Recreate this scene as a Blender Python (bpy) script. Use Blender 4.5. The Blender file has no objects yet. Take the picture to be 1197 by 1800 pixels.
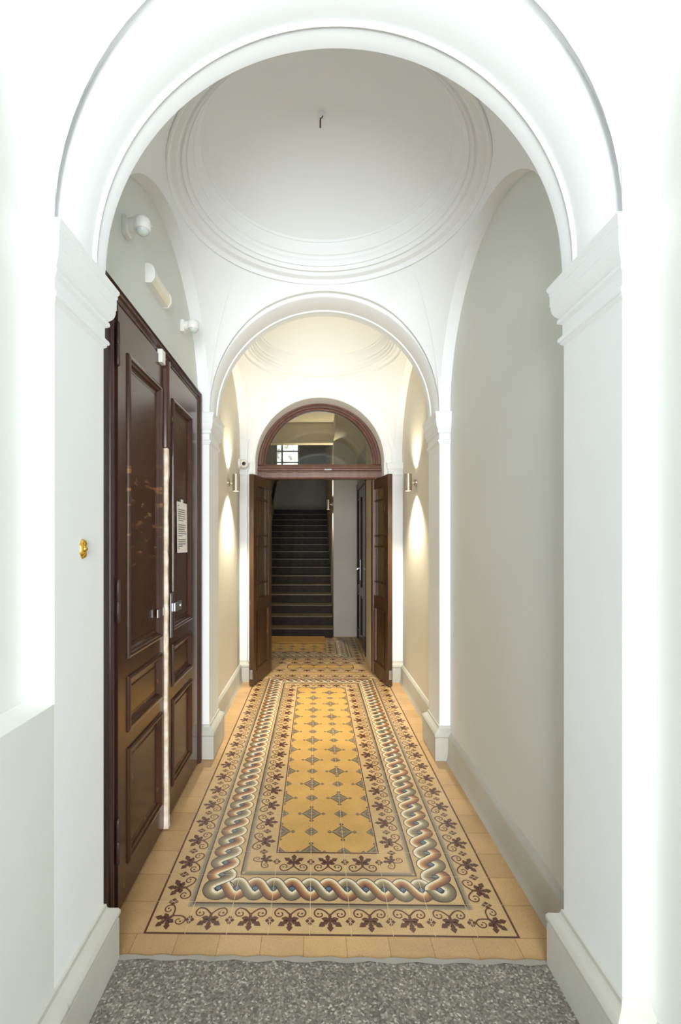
import bpy, math, random
from math import pi, sin, cos, sqrt, atan2
random.seed(4)

# ------------------------------------------------------------------ camera, light, exposure
U = 1.71                 # one module (clear width between the pilasters) in metres
EYE = 0.936              # camera height in modules; all lengths below are in modules
CX = 0.0355               # corridor axis relative to the camera
YAW = 0.0146
scene = bpy.context.scene
COL = scene.collection

cam_data = bpy.data.cameras.new('camera')
cam = bpy.data.objects.new('camera', cam_data)
COL.objects.link(cam)
cam_data.sensor_fit = 'AUTO'
cam_data.sensor_width = 36.0
cam_data.lens = 819.0 / 1800.0 * 36.0
cam_data.shift_x = 55.5 / 1800.0
cam_data.shift_y = 53.0 / 1800.0
cam_data.clip_start = 0.02
cam.location = (0, 0, EYE * U)
cam.rotation_euler = (pi / 2, 0, YAW)
scene.camera = cam

scene.view_settings.view_transform = 'Standard'
scene.view_settings.look = 'None'
scene.view_settings.gamma = 1.0
scene.view_settings.use_curve_mapping = False
scene.view_settings.exposure = 0.0

world = bpy.data.worlds.new('daylight')
scene.world = world
world.use_nodes = True
wn = world.node_tree.nodes['Background']
wn.inputs['Color'].default_value = (0.86, 0.94, 1.0, 1)
wn.inputs['Strength'].default_value = 0.5


def area_light(name, loc, rot, sx, sy, power, color):
    d = bpy.data.lights.new(name, 'AREA')
    d.shape = 'RECTANGLE'; d.size = sx * U; d.size_y = sy * U
    d.energy = power; d.color = color
    o = bpy.data.objects.new(name, d); COL.objects.link(o)
    o.location = tuple(c * U for c in loc); o.rotation_euler = rot
    return o


# daylight coming in through the open street entrance behind the camera
area_light('entrance_daylight', (CX, -2.0, 1.00), (pi / 2, 0, 0), 1.2, 2.0, 455, (0.955, 0.985, 1.0))

# ------------------------------------------------------------------ helpers
def lin(c):
    r = []
    for v in c:
        v = v / 255.0
        r.append(v / 12.92 if v <= 0.04045 else ((v + 0.055) / 1.055) ** 2.4)
    return tuple(r)


def tag(o, label=None, cat=None, kind=None, group=None):
    if label: o['label'] = label
    if cat: o['category'] = cat
    if kind: o['kind'] = kind
    if group: o['group'] = group
    return o


def empty(name, loc=(0, 0, 0)):
    o = bpy.data.objects.new(name, None)
    o.empty_display_size = 0.1
    COL.objects.link(o)
    o.location = tuple(c * U for c in loc)
    return o


class MB:
    """collects geometry in modules, world coordinates (z above the floor)"""
    def __init__(s):
        s.v = []; s.f = []; s.c = []

    def add(s, vs, fs, col=None):
        b = len(s.v)
        s.v += [tuple(p) for p in vs]
        for f in fs:
            s.f.append(tuple(i + b for i in f)); s.c.append(col)
        return s

    def box(s, x0, x1, y0, y1, z0, z1, col=None):
        vs = [(x, y, z) for z in (z0, z1) for y in (y0, y1) for x in (x0, x1)]
        return s.add(vs, [(0, 2, 3, 1), (4, 5, 7, 6), (0, 1, 5, 4), (2, 6, 7, 3), (0, 4, 6, 2), (1, 3, 7, 5)], col)

    def grid(s, rows, close_u=False, close_v=False, flip=False, col=None):
        n = len(rows); m = len(rows[0])
        vs = [p for r in rows for p in r]
        fs = []
        for i in range(n if close_u else n - 1):
            for j in range(m if close_v else m - 1):
                a = i * m + j; b = i * m + (j + 1) % m
                c = ((i + 1) % n) * m + (j + 1) % m; d = ((i + 1) % n) * m + j
                fs.append((a, d, c, b) if flip else (a, b, c, d))
        return s.add(vs, fs, col)

    def lathe(s, prof, c, axis='z', n=32, flip=False, caps=False):
        """prof: (radius, height) list revolved about a centre"""
        rows = []
        for r, h in prof:
            ring = []
            for k in range(n):
                a = 2 * pi * k / n
                p, q = r * cos(a), r * sin(a)
                if axis == 'z': ring.append((c[0] + p, c[1] + q, c[2] + h))
                elif axis == 'x': ring.append((c[0] + h, c[1] + p, c[2] + q))
                else: ring.append((c[0] + p, c[1] + h, c[2] + q))
            rows.append(ring)
        b = len(s.v)
        s.grid(rows, close_v=True, flip=flip)
        if caps:
            s.f.append(tuple(b + k for k in range(n))); s.c.append(None)
            e = b + (len(prof) - 1) * n
            s.f.append(tuple(e + k for k in reversed(range(n)))); s.c.append(None)
        return s

    def tube(s, pts, r, n=10):
        rows = []
        for i, p in enumerate(pts):
            a = pts[max(0, i - 1)]; b = pts[min(len(pts) - 1, i + 1)]
            t = [b[k] - a[k] for k in range(3)]
            L = sqrt(sum(x * x for x in t)); t = [x / L for x in t]
            up = (0, 0, 1) if abs(t[2]) < 0.9 else (0, 1, 0)
            u = (t[1] * up[2] - t[2] * up[1], t[2] * up[0] - t[0] * up[2], t[0] * up[1] - t[1] * up[0])
            L = sqrt(sum(x * x for x in u)); u = [x / L for x in u]
            w = (u[1] * t[2] - u[2] * t[1], u[2] * t[0] - u[0] * t[2], u[0] * t[1] - u[1] * t[0])
            rows.append([tuple(p[k] + r * (cos(2 * pi * q / n) * u[k] + sin(2 * pi * q / n) * w[k]) for k in range(3)) for q in range(n)])
        b = len(s.v)
        s.grid(rows, close_v=True)
        s.f.append(tuple(b + k for k in range(n))); s.c.append(None)
        e = b + (len(pts) - 1) * n
        s.f.append(tuple(e + k for k in reversed(range(n)))); s.c.append(None)
        return s

    def sweep(s, path, prof):
        """path: xy points; prof: (out, z); out is measured to the left of the path, corners mitred"""
        rows = []
        n = len(path)
        for i in range(n):
            def nrm(a, b):
                dx, dy = b[0] - a[0], b[1] - a[1]; L = sqrt(dx * dx + dy * dy)
                return (-dy / L, dx / L)
            if i == 0: m = nrm(path[0], path[1])
            elif i == n - 1: m = nrm(path[-2], path[-1])
            else:
                a = nrm(path[i - 1], path[i]); b = nrm(path[i], path[i + 1])
                k = 1.0 + a[0] * b[0] + a[1] * b[1]
                m = ((a[0] + b[0]) / k, (a[1] + b[1]) / k)
            rows.append([(path[i][0] + m[0] * o, path[i][1] + m[1] * o, z) for o, z in prof])
        b = len(s.v); m = len(prof)
        s.grid(rows)
        s.f.append(tuple(b + k for k in range(m))); s.c.append(None)
        e = b + (n - 1) * m
        s.f.append(tuple(e + k for k in reversed(range(m)))); s.c.append(None)
        return s

    def build(s, name, mat, parent=None, smooth=30, bevel=0.0, wn=False):
        # the mesh sits on its own origin (centre of its base) in metres
        xs = [v[0] for v in s.v]; ys = [v[1] for v in s.v]; zs = [v[2] for v in s.v]
        o0 = ((min(xs) + max(xs)) / 2, (min(ys) + max(ys)) / 2, min(zs))
        me = bpy.data.meshes.new(name)
        me.from_pydata([((v[0] - o0[0]) * U, (v[1] - o0[1]) * U, (v[2] - o0[2]) * U) for v in s.v], [], s.f)
        me.validate()
        if any(c is not None for c in s.c) and len(me.polygons) == len(s.f):
            at = me.color_attributes.new('tile_colour', 'FLOAT_COLOR', 'CORNER')
            data = []
            for p, c in zip(me.polygons, s.c):
                c = c or (0.5, 0.5, 0.5)
                data += [c[0], c[1], c[2], 1.0] * p.loop_total
            at.data.foreach_set('color', data)
        for m in (mat if isinstance(mat, list) else [mat]): me.materials.append(m)
        if smooth:
            me.polygons.foreach_set('use_smooth', [True] * len(me.polygons))
            me.set_sharp_from_angle(angle=math.radians(smooth))
        me.update()
        o = bpy.data.objects.new(name, me); COL.objects.link(o)
        loc = [c * U for c in o0]
        if parent:
            o.parent = parent
            q = parent; w = [0, 0, 0]
            while q:
                w = [w[k] + q.location[k] for k in range(3)]; q = q.parent
            loc = [loc[k] - w[k] for k in range(3)]
        o.location = loc
        if bevel:
            md = o.modifiers.new('bevel', 'BEVEL'); md.width = bevel * U; md.segments = 2; md.limit_method = 'ANGLE'
            md.angle_limit = math.radians(40)
        return o


def mat_base(name, rough=0.5, metal=0.0):
    m = bpy.data.materials.new(name); m.use_nodes = True
    nt = m.node_tree; b = nt.nodes['Principled BSDF']
    b.inputs['Roughness'].default_value = rough
    b.inputs['Metallic'].default_value = metal
    return m, nt, b


def noise_mix(nt, c1, c2, scale, lo=0.35, hi=0.65, detail=6, coord='Object', stretch=None):
    tc = nt.nodes.new('ShaderNodeTexCoord')
    src = tc.outputs[coord]
    if stretch:
        mp = nt.nodes.new('ShaderNodeMapping'); mp.inputs['Scale'].default_value = stretch
        nt.links.new(src, mp.inputs['Vector']); src = mp.outputs['Vector']
    n = nt.nodes.new('ShaderNodeTexNoise'); n.inputs['Scale'].default_value = scale; n.inputs['Detail'].default_value = detail
    nt.links.new(src, n.inputs['Vector'])
    r = nt.nodes.new('ShaderNodeMapRange'); r.inputs['From Min'].default_value = lo; r.inputs['From Max'].default_value = hi
    nt.links.new(n.outputs['Fac'], r.inputs['Value'])
    mx = nt.nodes.new('ShaderNodeMix'); mx.data_type = 'RGBA'
    mx.inputs['A'].default_value = (*c1, 1); mx.inputs['B'].default_value = (*c2, 1)
    nt.links.new(r.outputs['Result'], mx.inputs['Factor'])
    return mx.outputs['Result'], n, src


def bump(nt, b, scale, strength, dist=0.002, src=None, detail=4):
    n = nt.nodes.new('ShaderNodeTexNoise'); n.inputs['Scale'].default_value = scale; n.inputs['Detail'].default_value = detail
    if src is None:
        tc = nt.nodes.new('ShaderNodeTexCoord'); src = tc.outputs['Object']
    nt.links.new(src, n.inputs['Vector'])
    bp = nt.nodes.new('ShaderNodeBump'); bp.inputs['Strength'].default_value = strength; bp.inputs['Distance'].default_value = dist
    nt.links.new(n.outputs['Fac'], bp.inputs['Height'])
    nt.links.new(bp.outputs['Normal'], b.inputs['Normal'])


def plaster(name, c1, c2, rough=0.75):
    m, nt, b = mat_base(name, rough)
    col, _, src = noise_mix(nt, lin(c1), lin(c2), 1.3)
    nt.links.new(col, b.inputs['Base Color'])
    bump(nt, b, 22, 0.12, 0.003, src)
    b.inputs['Specular IOR Level'].default_value = 0.3
    return m


def plain(name, c, rough=0.5, metal=0.0, c2=None, scale=8):
    m, nt, b = mat_base(name, rough, metal)
    if c2:
        col, _, _ = noise_mix(nt, lin(c), lin(c2), scale)
        nt.links.new(col, b.inputs['Base Color'])
    else:
        b.inputs['Base Color'].default_value = (*lin(c), 1)
    return m


def paint_wood(name, c1, c2, chip=None, rough=0.28):
    m, nt, b = mat_base(name, rough)
    col, _, src = noise_mix(nt, lin(c1), lin(c2), 6, stretch=(3, 3, 0.5))
    if chip:
        n = nt.nodes.new('ShaderNodeTexNoise'); n.inputs['Scale'].default_value = 26; n.inputs['Detail'].default_value = 3
        mp = nt.nodes.new('ShaderNodeMapping'); mp.inputs['Scale'].default_value = (1, 1.2, 0.6)
        nt.links.new(src, mp.inputs['Vector']); nt.links.new(mp.outputs['Vector'], n.inputs['Vector'])
        r = nt.nodes.new('ShaderNodeMapRange'); r.inputs['From Min'].default_value = 0.70; r.inputs['From Max'].default_value = 0.73
        nt.links.new(n.outputs['Fac'], r.inputs['Value'])
        mx = nt.nodes.new('ShaderNodeMix'); mx.data_type = 'RGBA'
        nt.links.new(r.outputs['Result'], mx.inputs['Factor']); nt.links.new(col, mx.inputs['A'])
        mx.inputs['B'].default_value = (*lin(chip), 1); col = mx.outputs['Result']
    nt.links.new(col, b.inputs['Base Color'])
    bump(nt, b, 14, 0.12, 0.002, src)
    return m


M_WHITE = plaster('white_plaster', (243, 246, 247), (239, 242, 243))
M_WALL = plaster('greige_plaster', (227, 230, 225), (222, 225, 219))
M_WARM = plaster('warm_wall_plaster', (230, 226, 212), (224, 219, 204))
M_BASE = plaster('grey_skirting_plaster', (205, 205, 196), (186, 185, 175), 0.5)
M_HALL = plaster('hall_grey_plaster', (186, 182, 172), (178, 174, 164))
M_HALLC = plaster('hall_cream_plaster', (220, 210, 180), (212, 202, 172))
M_DOOR = paint_wood('brown_door_paint', (74, 46, 36), (60, 36, 28), (150, 118, 84), 0.2)
def smeared_paint():
    m = paint_wood('smeared_door_paint', (74, 46, 36), (60, 36, 28), None, 0.2)
    nt = m.node_tree; b = nt.nodes['Principled BSDF']
    old = b.inputs['Base Color'].links[0].from_socket
    tc = nt.nodes.new('ShaderNodeTexCoord')
    mp = nt.nodes.new('ShaderNodeMapping'); mp.inputs['Scale'].default_value = (1, 5, 16)
    n = nt.nodes.new('ShaderNodeTexNoise'); n.inputs['Scale'].default_value = 1.6; n.inputs['Detail'].default_value = 7
    nt.links.new(tc.outputs['Object'], mp.inputs['Vector']); nt.links.new(mp.outputs['Vector'], n.inputs['Vector'])
    r = nt.nodes.new('ShaderNodeMapRange'); r.inputs['From Min'].default_value = 0.56; r.inputs['From Max'].default_value = 0.7
    nt.links.new(n.outputs['Fac'], r.inputs['Value'])
    sx = nt.nodes.new('ShaderNodeSeparateXYZ'); nt.links.new(tc.outputs['Object'], sx.inputs['Vector'])
    zr = nt.nodes.new('ShaderNodeValToRGB')
    dv = nt.nodes.new('ShaderNodeMath'); dv.operation = 'DIVIDE'; dv.inputs[1].default_value = 1.36
    nt.links.new(sx.outputs['Z'], dv.inputs[0]); nt.links.new(dv.outputs['Value'], zr.inputs['Fac'])
    e = zr.color_ramp.elements
    e[0].position = .24; e[0].color = (0, 0, 0, 1); e[1].position = .70; e[1].color = (0, 0, 0, 1)
    k = e.new(.38); k.color = (.6, .6, .6, 1); k = e.new(.60); k.color = (.9, .9, .9, 1)
    mu = nt.nodes.new('ShaderNodeMath'); mu.operation = 'MULTIPLY'
    nt.links.new(r.outputs['Result'], mu.inputs[0]); nt.links.new(zr.outputs['Color'], mu.inputs[1])
    mx = nt.nodes.new('ShaderNodeMix'); mx.data_type = 'RGBA'
    nt.links.new(mu.outputs['Value'], mx.inputs['Factor']); nt.links.new(old, mx.inputs['A'])
    mx.inputs['B'].default_value = (*lin((158, 112, 72)), 1)
    nt.links.new(mx.outputs['Result'], b.inputs['Base Color'])
    return m


M_SMEAR = smeared_paint()
M_FRAME = paint_wood('plum_brown_frame_paint', (78, 54, 50), (66, 44, 42), None, 0.25)
M_FAN = paint_wood('brown_fanlight_paint', (112, 78, 66), (98, 66, 54), (168, 130, 104), 0.35)
M_LEAF = paint_wood('brown_leaf_varnish', (80, 54, 32), (62, 42, 25), (150, 112, 74), 0.35)
M_BARE = plain('bare_wood', (226, 196, 160), 0.7, 0, (206, 160, 116), 30)
M_BAREW = plain('whitened_bare_wood', (236, 226, 212), 0.7, 0, (214, 192, 166), 25)
M_DARK = plain('dark_paint', (38, 28, 24), 0.2, 0, (30, 22, 20), 8)
M_STEEL = plain('brushed_steel', (190, 192, 196), 0.28, 1.0)
M_BRASS = plain('polished_brass', (226, 186, 84), 0.2, 1.0)
M_PLASTIC = plain('white_plastic', (232, 232, 226), 0.35)
M_LENS = plain('milky_lens', (206, 214, 210), 0.15)
M_BLACK = plain('black_glass', (28, 18, 40), 0.08)
M_ALU = plain('satin_nickel', (176, 168, 150), 0.35, 0.85)
M_PAPER = plain('paper', (240, 238, 232), 0.8)
M_INK = plain('ink', (90, 88, 90), 0.8)
M_RAIL = plain('dark_rail', (30, 22, 18), 0.75)
M_IRON = plain('rusty_iron', (92, 66, 48), 0.6, 0.4)
M_TREAD = plain('dark_stair_tread', (96, 84, 62), 0.4, 0, (80, 68, 50), 10)
M_RISER = plain('dark_stair_riser', (44, 34, 22), 0.5, 0, (30, 23, 17), 10)
for _m in (M_RISER, M_DARK, M_RAIL): _m.node_tree.nodes['Principled BSDF'].inputs['Specular IOR Level'].default_value = 0.15
M_COIR = plain('coir', (176, 132, 66), 0.95, 0, (158, 116, 54), 60)
M_WINFR = plain('white_window_paint', (226, 228, 226), 0.4)
M_STONE_LIP = plaster('mortar_lip', (170, 166, 156), (146, 142, 132))


def m_glass(name, tint, rough):
    m, nt, b = mat_base(name, rough)
    b.inputs['Base Color'].default_value = (*lin(tint), 1)
    b.inputs['Transmission Weight'].default_value = 1.0
    b.inputs['IOR'].default_value = 1.45
    return m


M_GLASS = m_glass('clear_glass', (246, 248, 244), 0.0)
M_FROST = m_glass('obscured_glass', (224, 208, 156), 0.3)


def m_emit(name, c, s):
    m, nt, b = mat_base(name)
    b.inputs['Base Color'].default_value = (*lin(c), 1)
    b.inputs['Emission Color'].default_value = (*lin(c), 1)
    b.inputs['Emission Strength'].default_value = s
    return m


M_BULB = m_emit('lamp_glow', (255, 248, 214), 9)


def m_view():
    m, nt, b = mat_base('daylight_outside')
    col, n, src = noise_mix(nt, (1.0, 1.0, 1.0), (0.26, 0.25, 0.2), 3.2, 0.5, 0.62)
    nt.links.new(col, b.inputs['Emission Color']); b.inputs['Emission Strength'].default_value = 2.2
    b.inputs['Base Color'].default_value = (0, 0, 0, 1)
    return m


M_VIEW = m_view()


def m_floor():
    m, nt, b = mat_base('encaustic_tiles', 0.3)
    at = nt.nodes.new('ShaderNodeAttribute'); at.attribute_name = 'tile_colour'
    tc = nt.nodes.new('ShaderNodeTexCoord')
    n = nt.nodes.new('ShaderNodeTexNoise'); n.inputs['Scale'].default_value = 5; n.inputs['Detail'].default_value = 8
    nt.links.new(tc.outputs['Object'], n.inputs['Vector'])
    r = nt.nodes.new('ShaderNodeMapRange'); r.inputs['From Min'].default_value = 0.3; r.inputs['From Max'].default_value = 0.7
    r.inputs['To Min'].default_value = 0.88; r.inputs['To Max'].default_value = 1.1
    nt.links.new(n.outputs['Fac'], r.inputs['Value'])
    vo = nt.nodes.new('ShaderNodeTexVoronoi'); vo.feature = 'DISTANCE_TO_EDGE'; vo.inputs['Scale'].default_value = 115
    nt.links.new(tc.outputs['Object'], vo.inputs['Vector'])
    r2 = nt.nodes.new('ShaderNodeMapRange'); r2.inputs['From Min'].default_value = 0.0; r2.inputs['From Max'].default_value = 0.09
    r2.inputs['To Min'].default_value = 0.8; r2.inputs['To Max'].default_value = 1.0
    nt.links.new(vo.outputs['Distance'], r2.inputs['Value'])
    mu = nt.nodes.new('ShaderNodeMath'); mu.operation = 'MULTIPLY'
    nt.links.new(r.outputs['Result'], mu.inputs[0]); nt.links.new(r2.outputs['Result'], mu.inputs[1])
    vm = nt.nodes.new('ShaderNodeVectorMath'); vm.operation = 'SCALE'
    nt.links.new(at.outputs['Color'], vm.inputs[0]); nt.links.new(mu.outputs['Value'], vm.inputs['Scale'])
    nt.links.new(vm.outputs['Vector'], b.inputs['Base Color'])
    r3 = nt.nodes.new('ShaderNodeMapRange'); r3.inputs['To Min'].default_value = 0.24; r3.inputs['To Max'].default_value = 0.5
    nt.links.new(n.outputs['Fac'], r3.inputs['Value']); nt.links.new(r3.outputs['Result'], b.inputs['Roughness'])
    return m


M_FLOOR = m_floor()


def m_terrazzo():
    m, nt, b = mat_base('speckled_granite', 0.6)
    tc = nt.nodes.new('ShaderNodeTexCoord')
    vo = nt.nodes.new('ShaderNodeTexVoronoi'); vo.inputs['Scale'].default_value = 150; vo.inputs['Randomness'].default_value = 1
    nt.links.new(tc.outputs['Object'], vo.inputs['Vector'])
    cr = nt.nodes.new('ShaderNodeValToRGB')
    sp = nt.nodes.new('ShaderNodeSeparateColor'); nt.links.new(vo.outputs['Color'], sp.inputs['Color'])
    nt.links.new(sp.outputs['Red'], cr.inputs['Fac'])
    e = cr.color_ramp.elements
    e[0].position = 0.0; e[0].color = (*lin((92, 89, 80)), 1)
    e[1].position = 1.0; e[1].color = (*lin((190, 186, 174)), 1)
    for p, c in ((0.3, (112, 109, 99)), (0.6, (126, 122, 112)), (0.8, (140, 136, 125)), (0.93, (166, 162, 150))):
        k = e.new(p); k.color = (*lin(c), 1)
    n = nt.nodes.new('ShaderNodeTexNoise'); n.inputs['Scale'].default_value = 6; n.inputs['Detail'].default_value = 9
    nt.links.new(tc.outputs['Object'], n.inputs['Vector'])
    r = nt.nodes.new('ShaderNodeMapRange'); r.inputs['To Min'].default_value = 0.75; r.inputs['To Max'].default_value = 1.2
    nt.links.new(n.outputs['Fac'], r.inputs['Value'])
    vm = nt.nodes.new('ShaderNodeVectorMath'); vm.operation = 'SCALE'
    nt.links.new(cr.outputs['Color'], vm.inputs[0]); nt.links.new(r.outputs['Result'], vm.inputs['Scale'])
    nt.links.new(vm.outputs['Vector'], b.inputs['Base Color'])
    bump(nt, b, 130, 0.5, 0.003)
    return m


M_TERR = m_terrazzo()

# ------------------------------------------------------------------ plan (modules)
XL, XR = CX - 0.5, CX + 0.5            # faces of the pilasters
WL, WR = XL - 0.0465, XR + 0.0465      # recessed wall planes
A0 = (-0.385, -0.19)                   # entrance arch
A1 = (0.8206, 1.0149)                  # first cross arch
A2 = (2.0247, 2.2177)                  # second cross arch
PY = 3.15                              # portal wall
SPR = EYE + 0.56                       # top of capitals
ZC = SPR + 0.018                       # centre of cross arches
TOP = EYE + 1.62
HALL_TOP = EYE + 1.204

# ------------------------------------------------------------------ floor
T = 0.0995
C_TAN = lin((206, 174, 124)); C_OCH = lin((210, 168, 96)); C_PLAIN = lin((200, 164, 116))
C_BRN = lin((92, 56, 44)); C_GRY = lin((138, 126, 104)); C_GRY2 = lin((166, 150, 122)); C_LINE = lin((80, 58, 46))
C_OLV = lin((84, 74, 52)); C_OLF = lin((140, 128, 104)); C_OLI = lin((118, 92, 76)); C_GROUT = lin((222, 200, 158))
C_BLUE = lin((92, 112, 128)); C_DKB = lin((46, 52, 60))
STR_A = [(1.0, .84, lin((58, 40, 32))), (.84, .42, lin((240, 228, 196))), (.42, .2, lin((216, 176, 118))), (.2, -.05, lin((188, 142, 98))),
         (-.05, -.38, lin((160, 110, 76))), (-.38, -.68, lin((128, 86, 66))), (-.68, -.88, lin((112, 72, 58))), (-.88, -1.0, lin((70, 50, 42)))]
STR_B = [(1.0, .84, lin((58, 42, 34))), (.84, .42, lin((240, 232, 206))), (.42, .2, lin((202, 184, 144))), (.2, -.05, lin((164, 150, 116))),
         (-.05, -.38, lin((136, 124, 98))), (-.38, -.68, lin((120, 108, 86))), (-.68, -.88, lin((104, 92, 74))), (-.88, -1.0, lin((66, 54, 44)))]

fl = MB()
SIDE = [0.0]
LY = 0.00013


def put(polys, place, layer, col):
    """polys: list of 2D polygons in tile units; place: function (u, v) -> (x, y)"""
    for p in polys:
        q = [place(u, v) for u, v in p]
        area = sum(q[i][0] * q[(i + 1) % len(q)][1] - q[(i + 1) % len(q)][0] * q[i][1] for i in range(len(q)))
        if area < 0: q = q[::-1]
        fl.add([(x, y, (layer + SIDE[0]) * LY) for x, y in q], [tuple(range(len(q)))], col)


def stroke(pts, w0, w1):
    out = []
    n = len(pts)
    L = []; R = []
    for i, p in enumerate(pts):
        a = pts[max(0, i - 1)]; b = pts[min(n - 1, i + 1)]
        dx, dy = b[0] - a[0], b[1] - a[1]; l = sqrt(dx * dx + dy * dy) or 1
        w = (w0 + (w1 - w0) * i / (n - 1)) / 2
        L.append((p[0] - dy / l * w, p[1] + dx / l * w)); R.append((p[0] + dy / l * w, p[1] - dx / l * w))
    for i in range(n - 1):
        out.append([L[i], L[i + 1], R[i + 1], R[i]])
    return out


def leafpoly(cx, cy, ang, length, width, lobes=False):
    """a pointed leaf from (cx, cy)"""
    prof = [(0, .18), (.2, .42), (.42, .78), (.5, .5), (.62, 1.0), (.8, .62), (1.0, 0)] if lobes else [(0, .2), (.3, .75), (.55, 1.0), (.8, .6), (1.0, 0)]
    pts = [(t, w) for t, w in prof] + [(t, -w) for t, w in reversed(prof[:-1])]
    c, s = cos(ang), sin(ang)
    return [(cx + t * length * c - w * width / 2 * s, cy + t * length * s + w * width / 2 * c) for t, w in pts]


def fanpoly(poly):
    """split a star-shaped polygon into triangles about its centre"""
    cx = sum(p[0] for p in poly) / len(poly); cy = sum(p[1] for p in poly) / len(poly)
    return [[(cx, cy), poly[i], poly[(i + 1) % len(poly)]] for i in range(len(poly))]


def curl(sx):
    pts = []
    for i in range(9):                                   # rising arc
        a = i / 8.0
        pts.append((0.5 + sx * (0.02 + 0.225 * a), 0.63 + 0.17 * sin(a * pi / 2)))
    for i in range(1, 22):                               # spiral
        a = i / 21.0
        ang = pi / 2 - a * pi * 1.75
        r = 0.135 * (1 - a) ** 0.75 + 0.03
        pts.append((0.5 + sx * (0.255 + 0.0 + (r) * cos(ang) + 0.0), 0.655 + r * sin(ang) * 1.0))
    return pts


PAL_LEAVES = (leafpoly(.5, .44, -pi / 2, .33, .17, True), leafpoly(.5, .46, -pi / 2 + .98, .35, .17, True),
              leafpoly(.5, .46, -pi / 2 - .98, .35, .17, True), leafpoly(.5, .47, -pi / 2 + 1.75, .22, .14), leafpoly(.5, .47, -pi / 2 - 1.75, .22, .14))


def palmette(place, lay=2, edge=True):
    for lp in PAL_LEAVES: put(fanpoly(lp), place, lay, C_BRN)
    put([[(.455, .40), (.545, .40), (.535, .66), (.465, .66)]], place, lay + .2, C_BRN)
    for sx in (-1, 1):
        put(stroke(curl(sx), .045, .03), place, lay + .4, C_BRN)
        put([[(.5 + sx * .30 + .03 * cos(k * pi / 3), .655 + .03 * sin(k * pi / 3)) for k in range(6)]], place, lay + .5, C_BRN)


def rosette(place, lay=2):
    for dx, dy in ((.066, 0), (-.066, 0), (0, .08), (0, -.08)):
        put([[(dx - .054, .43 + dy), (dx, .43 + dy - .066), (dx + .054, .43 + dy), (dx, .43 + dy + .066)]], place, lay, C_BRN)


def grey_band(place, u0, u1, lay=1):
    put([[(u0, .83), (u1, .83), (u1, .88), (u0, .88)]], place, lay, C_GRY2)
    put([[(u0, .88), (u1, .88), (u1, .945), (u0, .945)]], place, lay, C_GRY)


def diamond(place, cx, cy, h, lay, col, clip=None):
    pts = [(cx - h, cy), (cx, cy - h), (cx + h, cy), (cx, cy + h)]
    if clip:
        (u0, u1, v0, v1) = clip
        for ax, lim, sgn in ((0, u0, 1), (0, u1, -1), (1, v0, 1), (1, v1, -1)):
            out = []
            for i in range(len(pts)):
                a, b = pts[i], pts[(i + 1) % len(pts)]
                ia = sgn * (a[ax] - lim) >= -1e-9; ib = sgn * (b[ax] - lim) >= -1e-9
                if ia: out.append(a)
                if ia != ib:
                    t = (lim - a[ax]) / (b[ax] - a[ax])
                    out.append((a[0] + t * (b[0] - a[0]), a[1] + t * (b[1] - a[1])))
            pts = out
            if len(pts) < 3: return
    put([pts], place, lay, col)


def field(place, nu, nv, par=1):
    put([[(0, 0), (nu, 0), (nu, nv), (0, nv)]], place, 1, C_OCH)
    clip = (0, nu, 0, nv)
    for i in range(nu + 1):
        for j in range(nv + 1):
            if (i + j) % 2 == par:
                for dx, dy in ((.405, 0), (-.405, 0), (0, .405), (0, -.405)):
                    diamond(place, i + dx, j + dy, .085, 2, C_OLV, clip)
                    diamond(place, i + dx, j + dy, .05, 3, C_OLF, clip)
                for h, c, l in ((.345, C_OLV, 2.2), (.30, C_OLF, 3.2), (.17, C_OLI, 4), (.11, C_OLF, 5)):
                    diamond(place, i, j, h, l, c, clip)
            else:
                for h, c, l in ((.235, C_OLI, 2), (.205, C_OLF, 3), (.115, C_OLV, 4), (.07, C_OLF, 5)):
                    diamond(place, i, j, h, l, c, clip)


AMP, HW = 0.262, 0.172


def strand(place, u0, up, prof, lay, n=12):
    """half wave from u0 to u0 + .5"""
    sg = -1 if up else 1
    pts = []
    for i in range(n + 1):
        t = i / n
        u = u0 + .5 * t; v = .5 + sg * AMP * cos(pi * t)
        du = .5; dv = -sg * AMP * pi * sin(pi * t)
        l = sqrt(du * du + dv * dv)
        k = 1.0 - 0.16 * sin(pi * t) ** 2
        pts.append((u, v, -dv / l * k, du / l * k))
    for a, b, c in prof:
        put([[(p[0] + p[2] * HW * a, p[1] + p[3] * HW * a), (q[0] + q[2] * HW * a, q[1] + q[3] * HW * a),
              (q[0] + q[2] * HW * b, q[1] + q[3] * HW * b), (p[0] + p[2] * HW * b, p[1] + p[3] * HW * b)] for p, q in zip(pts[:-1], pts[1:])], place, lay, c)


def eye(place, u, lay=5.2):
    for r, c, l in ((.095, C_DKB, lay), (.066, C_BLUE, lay + 1)):
        put([[(u + r * cos(k * pi / 7), .5 + r * sin(k * pi / 7)) for k in range(14)]], place, l, c)


def guilloche(place, n_eyes, u_first=.5, ends=True):
    if SIDE[0]: pass
    for k in range(n_eyes):
        u = u_first + .5 * k
        if k < n_eyes - 1:
            strand(place, u, True, STR_A if k % 2 else STR_B, 2.6)
            strand(place, u, False, STR_B if k % 2 else STR_A, 3.8)
        eye(place, u)


def ring_corner(place, prof=STR_B):
    for a, b, c in prof:
        r0 = AMP - HW * a; r1 = AMP - HW * b
        P = []
        for k in range(28):
            t0 = 2 * pi * k / 28; t1 = 2 * pi * (k + 1) / 28
            P.append([(.5 + r0 * cos(t0), .5 + r0 * sin(t0)), (.5 + r0 * cos(t1), .5 + r0 * sin(t1)),
                      (.5 + r1 * cos(t1), .5 + r1 * sin(t1)), (.5 + r1 * cos(t0), .5 + r1 * sin(t0))])
        put(P, place, 1.5, c)


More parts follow.
